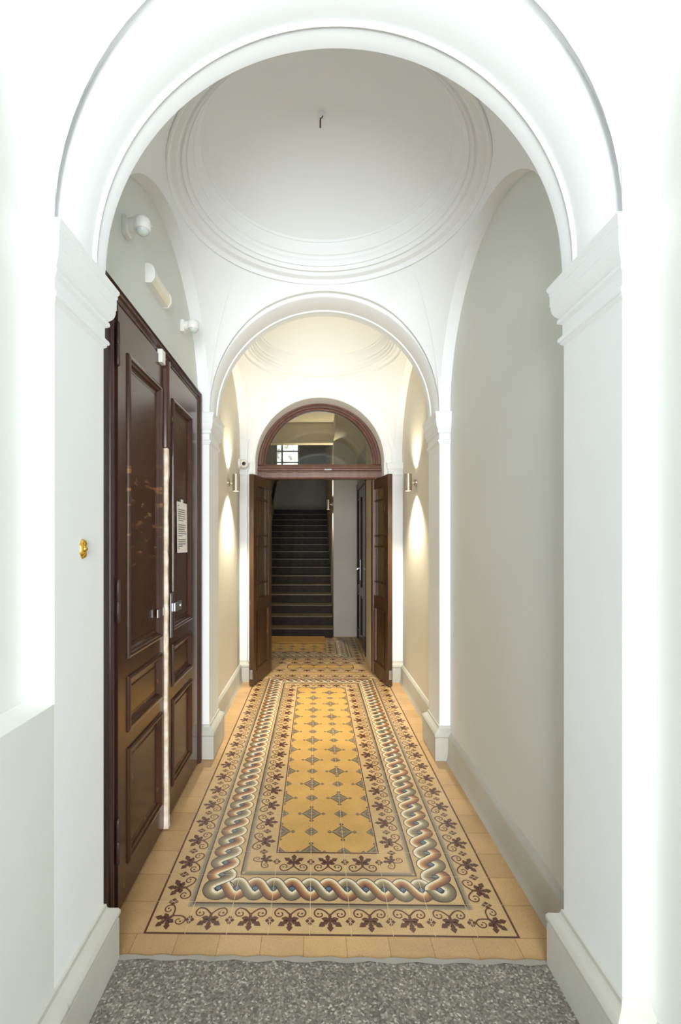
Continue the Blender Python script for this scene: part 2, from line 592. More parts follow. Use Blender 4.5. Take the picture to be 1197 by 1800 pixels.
def frame_place(x0, y0, nx, ny, side, inset):
    """tile coordinates (u along the side from its corner, v inwards) for the ring of tiles `inset` tiles inside the rectangle"""
    i = inset
    def f(u, v):
        if side == 0: a, b = i + u, i + v                  # near side
        elif side == 1: a, b = nx - i - v, i + u           # right side
        elif side == 2: a, b = nx - i - u, ny - i - v      # far side
        else: a, b = i + v, ny - i - u                     # left side
        return (x0 + a * T, y0 + b * T)
    return f


def carpet(x0, y0, nx, ny, clipped=False):
    def P(u, v): return (x0 + u * T, y0 + v * T)
    put([[(0, 0), (nx, 0), (nx, ny), (0, ny)]], P, 0.5, C_TAN)
    for side in range(4):
        SIDE[0] = .22 * side
        L = nx if side % 2 == 0 else ny
        # outer palmettes
        f = frame_place(x0, y0, nx, ny, side, 0)
        put([[(0, 0), (L, 0), (L - .05, .05), (.05, .05)]], f, 2, C_BRN)
        for k in range(1, L - 1):
            palmette(lambda u, v, f=f, k=k: f(u + k, v))
        for k in range(1, L):
            rosette(lambda u, v, f=f, k=k: f(u + k, v))
        grey_band(f, .85, L - .85)
        put([[(.94, .945), (L - .94, .945), (L - 1, 1.0), (1, 1.0)]], f, 2, C_LINE)
        # corner palmette, pointing outwards
        def cf(u, v, f=f):
            du, dv = u - .5, v - .5
            c, s = cos(pi / 4), sin(pi / 4)
            return f(.47 + (du * c + dv * s) * .95, .47 + (-du * s + dv * c) * .95)
        palmette(cf)
        # guilloche
        g = frame_place(x0, y0, nx, ny, side, 1)
        ring_corner(g, STR_B)
        guilloche(g, (L - 2) * 2 - 1)
        # inner palmettes, pointing inwards
        i2 = frame_place(x0, y0, nx, ny, side, 2)
        L2 = L - 4
        def inv(f): return lambda u, v: f(u, 1 - v)
        h = inv(i2)
        put([[(.0, 1.0), (L2, 1.0), (L2 - .055, .945), (.055, .945)]], h, 2, C_LINE)
        grey_band(h, .13, L2 - .13)
        put([[(.95, 0.0), (L2 - .95, 0.0), (L2 - .95, .05), (.95, .05)]], h, 2, C_BRN)
        for k in range(1, L2 - 1):
            palmette(lambda u, v, h=h, k=k: h(u + k, v))
        for k in range(1, L2):
            rosette(lambda u, v, h=h, k=k: h(u + k, v))
        def ci(u, v, f=i2):
            du, dv = u - .5, v - .5
            c, s = cos(pi / 4 + pi), sin(pi / 4 + pi)
            return f(.62 + (du * c + dv * s) * .72, .62 + (-du * s + dv * c) * .72)
        palmette(ci)
    SIDE[0] = 0.0
    field(lambda u, v: P(u + 3, v + 3), nx - 6, ny - 6)
    w = .007
    for i in range(1, nx):
        put([[(i - w, 0), (i + w, 0), (i + w, ny), (i - w, ny)]], P, 8, C_GROUT)
    for j in range(1, ny):
        put([[(0, j - w * .7), (nx, j - w * .7), (nx, j + w * .7), (0, j + w * .7)]], P, 8, C_GROUT)


CX0 = CX - 4.5 * T; CY0 = 1.108
FY0, FY1 = 1.046, 4.75
# plain tiles everywhere, cut individually so that every tile has its own tone
rnd = random.Random(7)
nxp = 14; i0 = -5
yy = CY0 - T
rows_y = [FY0] + [CY0 + k * T for k in range(0, 38)]
for j in range(len(rows_y) - 1):
    ya, yb = rows_y[j], rows_y[j + 1]
    if ya > FY1: break
    off = T * 0.5 if j == 0 else 0
    for i in range(-7, 14):
        xa = CX0 + i * T - off + (0 if j else 0.36 * T); xb = xa + T
        xa = max(xa, -0.95); xb = min(xb, 0.64)
        if xb - xa < .003: continue
        k = rnd.uniform(.9, 1.07); g = rnd.uniform(-.02, .02)
        c = tuple(v * k + (g * .3 if q == 2 else 0) for q, v in enumerate(C_PLAIN))
        fl.add([(xa, ya, 0), (xb, ya, 0), (xb, yb, 0), (xa, yb, 0)], [(0, 1, 2, 3)], c)
        put([[(xb - .0006, ya), (xb + .0006, ya), (xb + .0006, yb), (xb - .0006, yb)]], lambda u, v: (u, v), .3, lin((140, 104, 62)))
    put([[(-.95, yb - .0006), (.64, yb - .0006), (.64, yb + .0006), (-.95, yb + .0006)]], lambda u, v: (u, v), .3, lin((140, 104, 62)))
carpet(CX0, CY0, 9, 22)
# threshold panel inside the portal
tx0, ty0 = CX - 3.5 * T, CY0 + 22.6 * T
def TP(u, v): return (tx0 + u * T, ty0 + v * T)
put([[(0, 0), (7, 0), (7, 3), (0, 3)]], TP, .6, C_TAN)
for sd in (0, 2):
    f = frame_place(tx0, ty0, 7, 3, sd, 0)
    put([[(0, 0), (7, 0), (7, .05), (0, .05)]], f, 2, C_BRN)
    for k in range(7): palmette(lambda u, v, f=f, k=k: f(u + k, v))
field(lambda u, v: TP(u + 1, v + 1), 5, 1)
put([[(1, 1), (6, 1), (6, 1.05), (1, 1.05)], [(1, 1.95), (6, 1.95), (6, 2), (1, 2)], [(1, 1), (1.05, 1), (1.05, 2), (1, 2)], [(5.95, 1), (6, 1), (6, 2), (5.95, 2)]], TP, 6, C_BRN)
# second carpet in the stair hall
carpet(0.385 - 12 * T, ty0 + 3.3 * T, 12, 9)
fl.box(-1.0, .64, FY0, FY1, -.06, -.0004, C_PLAIN)
floor = tag(fl.build('floor', M_FLOOR, smooth=0), 'patterned ochre encaustic tile floor with braided and leaf borders', 'floor', 'structure')

g = MB(); g.box(WL - .1, WR + .1, -.45, FY0 - .008, -.07, 0.002)
tag(g.build('floor_stone', M_TERR, smooth=0), 'grey speckled granite floor slab in front of the ochre tiles', 'floor', 'structure')
g = MB(); 
xs = [WL + (WR - WL) * k / 40 for k in range(41)]
top = [[(x, FY0 - .010 + .003 * sin(k * 1.7), .0028), (x, FY0 + .002 + .003 * sin(k * 2.3) , .0028), (x, FY0 + .005 + .003 * sin(k * 2.3), 0.0)] for k, x in enumerate(xs)]
g.grid(top)
tag(g.build('floor_joint', M_STONE_LIP, smooth=0), 'pale mortar joint between the granite slab and ochre tiles', 'floor', 'structure')

# ------------------------------------------------------------------ walls
def wall(name, x0, x1, y0, y1, z0, z1, mat, label):
    b = MB(); b.box(x0, x1, y0, y1, z0, z1)
    return tag(b.build(name, mat, smooth=0), label, 'wall', 'structure')


wall('wall_left', WL - .12, WL, -.45, A2[0] + .1, -.05, TOP, M_WALL, 'greige plaster wall around the tall brown double door')
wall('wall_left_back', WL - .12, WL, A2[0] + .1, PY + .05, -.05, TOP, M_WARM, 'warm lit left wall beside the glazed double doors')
wall('wall_right', WR, WR + .12, -.45, A2[0] + .1, -.05, TOP, M_WALL, 'plain greige plaster wall opposite the brown door')
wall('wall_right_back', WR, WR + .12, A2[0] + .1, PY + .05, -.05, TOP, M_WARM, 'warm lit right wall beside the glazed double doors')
b = MB()
LZ = .648
b.add([(WL - .02, A0[1], -.02), (XL, A0[1], -.02), (XL, A0[1], LZ), (WL - .02, A0[1], LZ + .012),
       (WL - .02, A1[0] + .0005, -.02), (XL, A1[0] + .0005, -.02), (XL, A1[0] + .0005, LZ), (WL - .02, A1[0] + .0005, LZ + .012)],
      [(0, 1, 2, 3), (4, 7, 6, 5), (1, 5, 6, 2), (3, 2, 6, 7)])
tag(b.build('wall_left_dado', M_WALL, smooth=0), 'low white wall with a sloping ledge on the near left', 'wall', 'structure')

# ------------------------------------------------------------------ pilasters
CAP = [(0, .006), (.014, .004), (.0245, 0), (.0248, -.004), (.0235, -.008), (.0215, -.011), (.0215, -.018), (.0200, -.0195), (.0200, -.043),
       (.0185, -.0445), (.0182, -.052), (.0165, -.060), (.013, -.067), (.0085, -.0725), (.0060, -.0745), (.0088, -.077), (.0098, -.081), (.0088, -.085), (.0050, -.088),
       (.0016, -.090), (.0016, -.113), (.0035, -.115), (.0080, -.118), (.0092, -.122), (.0080, -.126), (.0045, -.128), (.0050, -.131), (.0020, -.134), (0, -.136)]
PLN = [(0, .142), (.004, .140), (.005, .132), (.009, .127), (.016, .122), (.0225, .117), (.0262, .110), (.0262, .103), (.0235, .099), (.0205, .097), (.0235, .094), (.0240, .090), (.0240, -.002)]
SKT = [(0, .120), (.005, .118), (.010, .112), (.014, .106), (.0155, .100), (.0165, .03), (.020, .012), (.026, -.002)]
M_CAP = M_WHITE


def pilaster(side, ya, yb, label, spr=SPR, k=1.0, xw=None, xf=None):
    xw = xw if xw is not None else (WL if side < 0 else WR)
    xf = xf if xf is not None else (XL if side < 0 else XR)
    root = empty('pillar', ((xw + xf) / 2, (ya + yb) / 2, 0))
    tag(root, label, 'pilaster', 'structure')
    s = MB(); s.box(min(xw - .01 * side * -1, xf) if side > 0 else xw - .01, max(xw, xf) if side < 0 else xw + .01, ya, yb, 0, spr + .004)
    s.build('shaft', M_WHITE, root, smooth=0, bevel=.0015)
    if side < 0: path = [(xw - .004, yb), (xf, yb), (xf, ya), (xw - .004, ya)]
    else: path = [(xw + .004, ya), (xf, ya), (xf, yb), (xw + .004, yb)]
    # outwards is to the left of the path
    c = MB(); c.sweep(path, [(o * k, spr + z * k) for o, z in CAP]); c.build('capital', M_CAP, root, smooth=25)
    if side < 0 and ya == A1[0]: path = path[:3]
    p = MB(); p.sweep(path, [(o * (1 if k == 1 else .7), z) for o, z in PLN]); p.build('plinth', M_BASE, root, smooth=25)
    return root


for s_, (ya, yb), lab in ((-1, A0, 'white pilaster of the entrance arch left behind the viewer'), (1, A0, 'white pilaster of the entrance arch right behind the viewer'),
                         (-1, A1, 'near left white pilaster carrying the small brass bell push'), (1, A1, 'near right white pilaster with moulded capital'),
                         (-1, A2, 'far left white pilaster between the brown door and the lit bay'), (1, A2, 'far right white pilaster between the greige wall and the lit bay')):
    pilaster(s_, ya, yb, lab)

# ------------------------------------------------------------------ cross arches
def cross_arch(name, ya, yb, label, r=.5, cx=CX, zc=ZC, zs=SPR, x0=WL - .02, x1=WR + .02, top=TOP, bead=True, mat=M_WHITE):
    n = 72
    d = yb - ya
    if bead:
        prof = [(ya, .014), (ya + .020, .014), (ya + .024, .004), (ya + .030, .0), (yb - .052, 0), (yb - .050, -.004), (yb - .046, -.006), (yb - .042, -.004),
                (yb - .040, -.001), (yb - .036, -.003), (yb, -.003)]
    else:
        prof = [(ya, 0), (yb, 0)]
    rows = []
    for k in range(-1, n + 2):
        if k == -1: a = pi; zz = zs - .002
        elif k == n + 1: a = 0; zz = zs - .002
        else: a = pi - pi * k / n; zz = None
        row = []
        for y, dr in prof:
            R = r + dr
            row.append((cx + R * cos(a), y, zz if zz is not None else zc + R * sin(a)))
        rows.append(row)
    b = MB(); b.grid(rows, flip=False)
    # faces up to the top
    for idx, flip in ((0, True), (len(prof) - 1, False)):
        edge = [rw[idx] for rw in rows]
        y = prof[idx][0]
        lo = [(x0, y, zs - .002)] + edge + [(x1, y, zs - .002)]
        hi = []
        for p in lo:
            hi.append((p[0], y, top))
        hi[0] = (x0, y, top); hi[-1] = (x1, y, top)
        b.grid([lo, hi], flip=flip)
    return tag(b.build(name, mat, smooth=35), label, 'arch', 'structure')


cross_arch('trim_2', A1[0], A1[1], 'large near white arch framing the corridor')
cross_arch('trim_3', A2[0], A2[1], 'second white arch in front of the warmly lit bay')
cross_arch('trim_1', A0[0], A0[1], 'white arch over the open street entrance behind the viewer', bead=False)

# ------------------------------------------------------------------ vaults
ceil = empty('ceiling', (CX, 1.5, EYE + 1.1))
tag(ceil, 'white vaulted ceiling of shallow domes on pendentives over the corridor', 'ceiling', 'structure')
RING = [(.505, .004), (.505, -.006), (.502, -.011), (.497, -.011), (.4935, -.006), (.492, .001), (.488, .005), (.480, .007), (.471, .010), (.465, .016), (.4625, .021), (.4585, .023), (.455, .020), (.4515, .021),
        (.450, .028), (.446, .034), (.4425, .0355), (.4395, .034), (.4385, .042), (.433, .051), (.4275, .056), (.4268, .063), (.4235, .067), (.419, .069), (.412, .079), (.405, .093), (.400, .106), (.3965, .1075), (.3945, .111), (.3935, .116)]



def vault(y0, y1, H, rs, cross_crown, crown2=None, lat_b=.512, cxr=CX, mat=M_WHITE):
    cy = (y0 + y1) / 2; hw = .5; hl = (y1 - y0) / 2
    R = .499 * rs
    per = []
    n = 34
    for side in range(4):
        for k in range(n):
            a = pi * k / n
            t = -cos(a)
            s = sin(a)
            if side == 0: per.append((CX + hw * t, y0, SPR + (cross_crown - .56) * s))
            elif side == 1: per.append((XR, cy + hl * t, SPR + lat_b * s))
            elif side == 2: per.append((CX - hw * t, y1, SPR + ((crown2 or cross_crown) - .56) * s))
            else: per.append((XL, cy - hl * t, SPR + lat_b * s))
    rows = []
    m = 16
    zr = EYE + H
    for j in range(m + 1):
        t = j / m
        row = []
        for (x, y, z) in per:
            dx, dy = x - CX, y - cy
            rho = sqrt(dx * dx + dy * dy); a = atan2(dy, dx)
            rr = rho + (R - rho) * t
            sph = lambda q: SPR + sqrt(max(.25 + hl * hl - q * q, 0.0))
            zz = sph(rr) + (z - sph(rho)) * (1 - t) + (zr - sph(R)) * t
            row.append((CX + rr * cos(a), cy + rr * sin(a), zz))
        rows.append(row)
    b = MB(); b.grid(rows, close_v=True)
    # reveals of the side arches
    for xa, xb in ((XL, WL - .004), (XR, WR + .004)):
        A = []; B = []
        for k in range(-1, n * 2 + 2):
            if k == -1 or k == n * 2 + 1: a = 0 if k < 0 else pi; z = SPR - .06
            else: a = pi * k / (n * 2); z = SPR + lat_b * sin(a)
            y = cy - hl * cos(a)
            A.append((xa, y, z)); B.append((xb, y, z))
        b.grid([A, B], flip=(xa < 0))
    v = b.build('vault', mat, ceil, smooth=28)
    rg = MB(); rg.lathe([(r * rs, h) for r, h in RING], (CX, cy, zr), n=128, flip=True)
    rg.build('ring_moulding', mat, v, smooth=25)
    dm = MB()
    ri = .3935 * rs; prof = []
    S = .155 * rs
    for k in range(15):
        a = k / 14.0
        r = ri * cos(a * pi / 2) * 1.0
        prof.append((max(r, .002), .116 * 1 + S * sin(a * pi / 2) ** 1.15 if a > 0 else .116))
    # flatter saucer
    prof = [(max(ri * (1 - k / 14.0), .001), .116 + S * (1 - (1 - k / 14.0) ** 2)) for k in range(15)]
    dm.lathe(prof, (CX, cy, zr), n=96, flip=True)
    dm.build('dome', mat, v, smooth=60)
    return cy


vault(A0[1], A1[0], 1.126, 1.0, 1.100)
vault(A1[1], A2[0], 1.126, 1.0, 1.100)
vault(A2[1], PY, 1.10, .91, 1.098, 1.035)
b = MB(); b.box(WL - .12, WR + .12, -.45, PY + .3, TOP, TOP + .05)  # added cover, never in view, blocks sky light leaking past the vaults
tag(b.build('ceiling_light_seal', M_WHITE, smooth=0), 'unseen slab added above the vaults to seal out sky light', 'ceiling', 'structure')

# ------------------------------------------------------------------ skirtings
def skirting(name, path, label, prof=SKT):
    b = MB(); b.sweep(path, prof)
    tag(b.build(name, M_BASE, smooth=25), label, 'baseboard', 'structure')


skirting('baseboard_right', [(WR, A1[1] + .02), (WR, A2[0] - .02)], 'grey moulded baseboard under the greige right wall')
skirting('baseboard_right_back', [(WR, A2[1] + .02), (WR, PY)], 'baseboard on the right under the lit wall lamp')
skirting('baseboard_left_back', [(WL, PY), (WL, A2[1] + .02)], 'baseboard on the left under the lit wall lamp')
skirting('baseboard_right_front', [(WR, A0[1]), (WR, A1[0] - .02)], 'baseboard on the near right wall')
skirting('baseboard_left_front', [(XL, A1[0] + .001), (XL, A0[1])], 'baseboard under the low wall with the ledge', PLN)

# ------------------------------------------------------------------ portal wall
PC = .026; PR = .435; PZ = EYE + .540; PB = 3.44
n = 64
arc = [(PC - PR, 0)] + [(PC - PR * cos(pi * k / n), PZ + PR * sin(pi * k / n)) for k in range(n + 1)] + [(PC + PR, 0)]
b = MB()
for y, flip in ((PY, True), (PB, False)):
    lo = [(WL - .12, y, 0)] + [(x, y, z) for x, z in arc] + [(WR + .12 if y == PY else .75, y, 0)]
    hi = [(p[0], y, TOP) for p in lo]
    b.grid([lo, hi], flip=flip)
b.grid([[(x, PY, z) for x, z in arc], [(x, PB, z) for x, z in arc]], flip=False)
tag(b.build('wall_back', M_WHITE, smooth=35), 'white end wall pierced by the arched doorway', 'wall', 'structure')
# archivolt
b = MB()
AP = [(.434, .0), (.434, -.010), (.438, -.013), (.443, -.010), (.474, -.010), (.478, -.014), (.486, -.014), (.489, -.008), (.490, .0)]
rows = []
for k in range(-1, n + 2):
    a = pi - pi * min(max(k, 0), n) / n
    rows.append([(PC + r * cos(a), PY + dy, (PZ + .0) + r * sin(a) if 0 <= k <= n else PZ - .004) for r, dy in AP])
b.grid(rows, flip=True)
tag(b.build('trim_4', M_WHITE, smooth=30), 'moulded white band around the arched doorway', 'arch moulding', 'structure')
SP2 = EYE + .530
# small pilasters either side
for sd, xa, xb, lab in ((-1, WL, PC - .487, 'slim white pilaster under the round camera beside the glazed doors'), (1, WR, PC + .463, 'slim white pilaster right of the glazed doors')):
    pilaster(sd, PY - .022, PY + .005, lab, spr=SP2, k=.62, xw=xa, xf=xb)

# ------------------------------------------------------------------ portal: fanlight, frame, leaves
FYA, FYB = 3.275, 3.335
d2 = empty('door_2', (PC, 3.3, 0))
tag(d2, 'brown double doors with glazed panes standing open under a round fanlight', 'door', 'structure')
fr = MB()
RP = [(.437, FYB), (.437, FYA + .01), (.430, FYA + .004), (.424, FYA), (.413, FYA), (.409, FYA + .006), (.404, FYA + .006), (.401, FYA + .001), (.396, FYA + .003), (.390, FYA + .014), (.382, FYA + .018), (.381, FYB)]
rows = []
for k in range(0, n + 1):
    a = pi - pi * k / n
    rows.append([(PC + r * cos(a), y, EYE + .545 + r * sin(a) * 1.02) for r, y in RP])
fr.grid(rows, flip=False)
fr.build('fanlight_frame', M_FAN, d2, smooth=30)
tr = MB()
TRP = [(FYB, .548), (FYA + .014, .548), (FYA + .010, .541), (FYA + .004, .538), (FYA + .002, .520), (FYA - .012, .517), (FYA - .018, .511), (FYA - .018, .503), (FYA - .010, .499),
       (FYA - .002, .497), (FYA - .002, .492), (FYA - .006, .489), (FYA - .006, .455), (FYA - .002, .447), (FYA + .006, .444), (FYB, .444)]
tr.grid([[(PC - .442, y, EYE + z) for y, z in TRP], [(PC + .442, y, EYE + z) for y, z in TRP]], flip=True)
trn = tr.build('transom', M_FAN, d2, smooth=25)
stk = MB(); stk.box(PC + .035, PC + .085, FYA - .0215, FYA - .018, EYE + .502, EYE + .512)
stk.build('sticker', plain('faded_sticker', (176, 182, 190), 0.6), trn)['label'] = 'small faded pale sticker'
gp = MB()
pts = [(PC - .383 * cos(pi * k / 40), EYE + .545 + .383 * sin(pi * k / 40) * 1.02) for k in range(41)]
m_ = len(pts)
gp.add([(x, FYB - .015, z) for x, z in pts] + [(x, FYB - .012, z) for x, z in pts],
       [tuple(range(m_ - 1, -1, -1)), tuple(range(m_, 2 * m_))] + [(i, (i + 1) % m_, m_ + (i + 1) % m_, m_ + i) for i in range(m_)])
gp.build('glass_pane', M_GLASS, d2, smooth=0)
for sx in (-1, 1):
    jb = MB()
    xo, xi = PC + sx * .436, PC + sx * .392
    jb.box(min(xo, xi), max(xo, xi), FYA, FYB + .01, 0, EYE + .446)
    jb.box(min(xo, PC + sx * .378), max(xo, PC + sx * .378), FYA + .03, FYB + .01, 0, EYE + .446)
    jb.build('door_post', M_FAN, d2, smooth=0, bevel=.001)


def rot_mb(mb, px, py, ang):
    c, s = cos(ang), sin(ang)
    mb.v = [(px + (x * c - y * s), py + (x * s + y * c), z) for x, y, z in mb.v]


def glazed_leaf(sx):
    """local: x along the leaf from hinge, y thickness, z"""
    hx, hy = PC + sx * .374, FYB + .035
    fx, fy = PC - .010 + sx * .452, 2.985
    L = .372; th = .030
    ang = atan2(fy - hy, fx - hx)
    zb, zt = .008, EYE + .440
    z_s = EYE - .375; z_g = EYE + .372
    st = .062
    ys = (0, th)
    f = MB()
    f.box(0, st, 0, th, zb, zt); f.box(L - st, L, 0, th, zb, zt)
    f.box(st, L - st, 0, th, z_g, zt); f.box(st, L - st, 0, th, z_s - .075, z_s); f.box(st, L - st, 0, th, zb, zb + .085)
    # lower recessed panel with raised field
    f.box(st, L - st, .009, th - .009, zb + .085, z_s - .075)
    for yy0, yy1 in ((.001, .006), (th - .006, th - .001)):
        pass
    f2 = MB()
    a0, a1, c0, c1 = st, L - st, zb + .085, z_s - .075
    for (y_f, y_b) in ((.000, .0095), (th, th - .0095)):
        sgn = -1 if y_f == 0 else 1
        loops = [(0, y_f + sgn * .003), (.008, y_f + sgn * .003), (.014, y_f + (y_b - y_f) * .4), (.020, y_b)]
        rows = []
        for d, y in loops:
            rows.append([(a0 + d, y, c0 + d), (a1 - d, y, c0 + d), (a1 - d, y, c1 - d), (a0 + d, y, c1 - d)])
        f2.grid(rows, close_v=True)
    for mb in (f, f2): rot_mb(mb, hx, hy, ang)
    leaf = f.build('door_leaf', M_LEAF, d2, smooth=0, bevel=.001)
    f2.build('panel_moulding', M_LEAF, leaf, smooth=25)
    mu = MB()
    w = .006
    for x in (st + .045, L - st - .045): mu.box(x - w, x + w, .004, th - .004, z_s, z_g)
    for z in (EYE + .288, EYE + .044, EYE - .030, EYE - .277): mu.box(st, L - st, .003, th - .003, z - w, z + w)
    rot_mb(mu, hx, hy, ang); mu.build('glazing_bars', M_LEAF, leaf, smooth=0)
    gl = MB(); gl.box(st - .002, L - st + .002, th / 2 - .0015, th / 2 + .0015, z_s - .002, z_g + .002)
    rot_mb(gl, hx, hy, ang); gl.build('glass_pane', M_FROST, leaf, smooth=0)
    bo = MB(); bo.box(L - .002, L + .012, th * .35, th * .65, .10, .112); bo.box(L - .003, L + .003, th * .2, th * .8, .05, .11)
    rot_mb(bo, hx, hy, ang); bo.build('bolt', M_STEEL, leaf, smooth=0)


glazed_leaf(-1); glazed_leaf(1)

# ------------------------------------------------------------------ door 1 (left, tall brown double door)
d1 = empty('door_1', (WL, 1.55, 0))
tag(d1, 'tall brown panelled double door with its split bare wood meeting edge', 'door', 'structure')
DY0, DY1, DZT = 1.082, 2.006, EYE + .642
FP = [(0, -.002), (0, .012), (.006, .019), (.012, .021), (.017, .017), (.020, .013), (.024, .013), (.027, .020), (.034, .024), (.041, .022), (.046, .016), (.050, .014), (.060, .014), (.064, .011), (.074, .011), (.080, .006), (.083, -.004)]
b = MB()
rows = []
for u, v in FP:
    ku = u * .62
    rows.append([(WL + v, DY0 + u, 0), (WL + v, DY0 + u, DZT - ku), (WL + v, DY1 - u, DZT - ku), (WL + v, DY1 - u, 0)])
b.grid(rows, flip=True)
frm = b.build('door_frame', M_FRAME, d1, smooth=20)
LTOP = EYE + .592
XF = WL + .0175          # leaf face


def leaf(name, ya, yb, xf, panels, py0, py1):
    b = MB()
    th = .03; zb = .010; zt = LTOP
    cuts = sorted(panels, key=lambda p: p[0])
    def face(y0, y1, z0, z1): b.add([(xf, y0, z0), (xf, y1, z0), (xf, y1, z1), (xf, y0, z1)], [(0, 1, 2, 3)])
    face(ya, py0, zb, zt); face(py1, yb, zb, zt)
    z = zb
    for (z0, z1) in cuts:
        face(py0, py1, z, z0); z = z1
    face(py0, py1, z, zt)
    # edges and back
    b.add([(xf, ya, zb), (xf - th, ya, zb), (xf - th, ya, zt), (xf, ya, zt)], [(0, 3, 2, 1)])
    b.add([(xf, yb, zb), (xf - th, yb, zb), (xf - th, yb, zt), (xf, yb, zt)], [(0, 1, 2, 3)])
    b.add([(xf, ya, zt), (xf - th, ya, zt), (xf - th, yb, zt), (xf, yb, zt)], [(0, 1, 2, 3)])
    b.add([(xf, ya, zb), (xf - th, ya, zb), (xf - th, yb, zb), (xf, yb, zb)], [(0, 3, 2, 1)])
    lf = b.build(name, M_DOOR, d1, smooth=0)
    for (z0, z1) in cuts:
        p = MB()
        loops = [(-.004, 0), (-.003, .0045), (.003, .0065), (.008, .0060), (.011, .0015), (.016, -.0005), (.020, -.0065), (.026, -.0085), (.030, -.0085), (.034, -.0060)]
        rows = []
        for d, h in loops:
            rows.append([(xf + h, py0 + d, z0 + d), (xf + h, py1 - d, z0 + d), (xf + h, py1 - d, z1 - d), (xf + h, py0 + d, z1 - d)])
        p.grid(rows, close_v=True)
        d, h = loops[-1]
        p.add(rows[-1], [(0, 1, 2, 3)])
        pm = M_SMEAR if (ya < 1.3 and z1 > EYE + .4) else M_DOOR
        p.build('panel', pm, lf, smooth=20)
    return lf


PNL = [(EYE - .838, EYE - .545), (EYE - .495, EYE - .356), (EYE - .302, EYE + .492)]
YM = 1.545
leaf1 = leaf('door_leaf', 1.156, YM, XF, PNL, 1.217, 1.478)
leaf2 = leaf('door_leaf', YM + .004, 1.935, XF - .001, PNL, 1.600, 1.842)
# meeting strip: painted above, torn down to bare wood below
YA = 1.500
a = MB(); a.sweep([(XF - .001, YA), (XF + .010, YA), (XF + .010, YA + .035), (XF - .001, YA + .035)][::-1], [(0, EYE + .30), (0, EYE + .585)])
a = MB()
prof = [(0, 0), (.010, .002), (.013, .006), (.011, .010), (.016, .014), (.016, .026), (.011, .030), (.009, .036), (0, .038)]
rows = [[(XF + o, YA + y, z) for o, y in prof] for z in (EYE + .308, EYE + .590)]
a.grid(rows); a.add(rows[0], [tuple(range(len(prof)))]); a.add(rows[1], [tuple(range(len(prof)))[::-1]])
a.build('astragal', M_DOOR, leaf1, smooth=25)
rnd2 = random.Random(3)
rows = []
zz = [EYE + .306 - k * (EYE + .306 - .004) / 44 for k in range(45)]
for k, z in enumerate(zz):
    t = k / 44
    w = .012 + (.006 if t < .08 else 0) + .006 * max(0, t - .75) * 4 + rnd2.uniform(-.0012, .0012)
    h = .0120 + rnd2.uniform(-.001, .001) + .003 * max(0, t - .8) * 5
    y0 = YA + .006 + rnd2.uniform(-.0008, .0008)
    rows.append([(XF - .001, y0, z), (XF + h, y0 + .0015, z), (XF + h, y0 + w, z), (XF - .001, y0 + w + .002, z)])
a = MB(); a.grid(rows, flip=True); a.add(rows[0], [(0, 1, 2, 3)]); a.add(rows[-1], [(3, 2, 1, 0)])
bs = a.build('bare_edge', M_BAREW, leaf1, smooth=30); bs['label'] = 'bare unpainted wooden meeting edge'
a = MB(); a.box(XF - .001, XF + .009, YA + .020, YA + .038, .006, EYE + .306)
a.build('astragal', M_DOOR, leaf1, smooth=0, bevel=.001)
# hinges
for z0, z1 in ((EYE + .44, EYE + .545), (EYE - .20, EYE - .095), (EYE - .80, EYE - .69)):
    h = MB()
    ym = (z0 + z1) / 2
    h.lathe([(.0001, -.004), (.003, -.002), (.0052, .002), (.0052, (z1 - z0) / 2 - .001), (.0046, (z1 - z0) / 2), (.0052, (z1 - z0) / 2 + .001), (.0052, z1 - z0 - .002), (.003, z1 - z0 + .002), (.0001, z1 - z0 + .004)], (XF + .003, 1.150, z0), n=14)
    h.build('hinge', M_FRAME, leaf1, smooth=40)
# steel handle plate and box lock
h = MB(); h.box(XF, XF + .008, 1.556, 1.580, EYE - .322, EYE - .172)
h.build('lock_plate', M_STEEL, leaf2, smooth=0, bevel=.002)['label'] = 'long upright brushed steel lock plate'
h = MB(); h.box(XF, XF + .014, 1.586, 1.664, EYE - .238, EYE - .208)
h.lathe([(.0001, .004), (.006, .004), (.007, 0), (.007, -.004)], (XF + .014, 1.645, EYE - .223), axis='x', n=14)
h.build('lock_box', M_STEEL, leaf2, smooth=30, bevel=.0015)['label'] = 'short steel box lock'
h = MB(); h.box(XF, XF + .004, 1.440, 1.500, EYE - .236, EYE - .210)
h.build('strike_plate', M_STEEL, leaf1, smooth=0, bevel=.001)['label'] = 'small steel strike plate'

# notice on the right leaf
PXF = XF - .0065
b = MB()
rows = []
for k in range(9):
    t = k / 8; z = EYE + .147 - t * .186
    bow = .0015 + .002 * t
    rows.append([(PXF + bow, 1.665, z), (PXF + bow + .0008, 1.73, z), (PXF + bow, 1.795, z)])
b.grid(rows); b.grid([[(x - .0008, y, z) for x, y, z in r] for r in rows], flip=True)
n_paper = len(b.f)
ink = b; r5 = random.Random(11)
lines = [.012, None, .026, .034, .042, .050, .058, .066, None, .082, .090, .098, .106, .114, .122, None, .136, .144, .152, .160, .168]
for i, d in enumerate(lines):
    if d is None: continue
    wl = .012 if i in (0, 20) else (.085 if i not in (7, 14, 19) else .05)
    y = 1.677
    end = y + wl + r5.uniform(0, .012)
    while y < end:
        w = r5.uniform(.006, .016); w = min(w, end - y)
        t = d / .186
        ink.add([(PXF + .0015 + .002 * t + .0012, y + q, EYE + .147 - d + s_) for q, s_ in ((0, 0), (w, 0), (w, -.0032), (0, -.0032))], [(0, 3, 2, 1)])
        y += w + .003
nt_ = b.build('paper_notice', [M_PAPER, M_INK], smooth=40)
for p_ in list(nt_.data.polygons)[n_paper:]: p_.material_index = 1
tag(nt_, 'white printed paper notice taped to the right leaf of the brown door', 'notice')
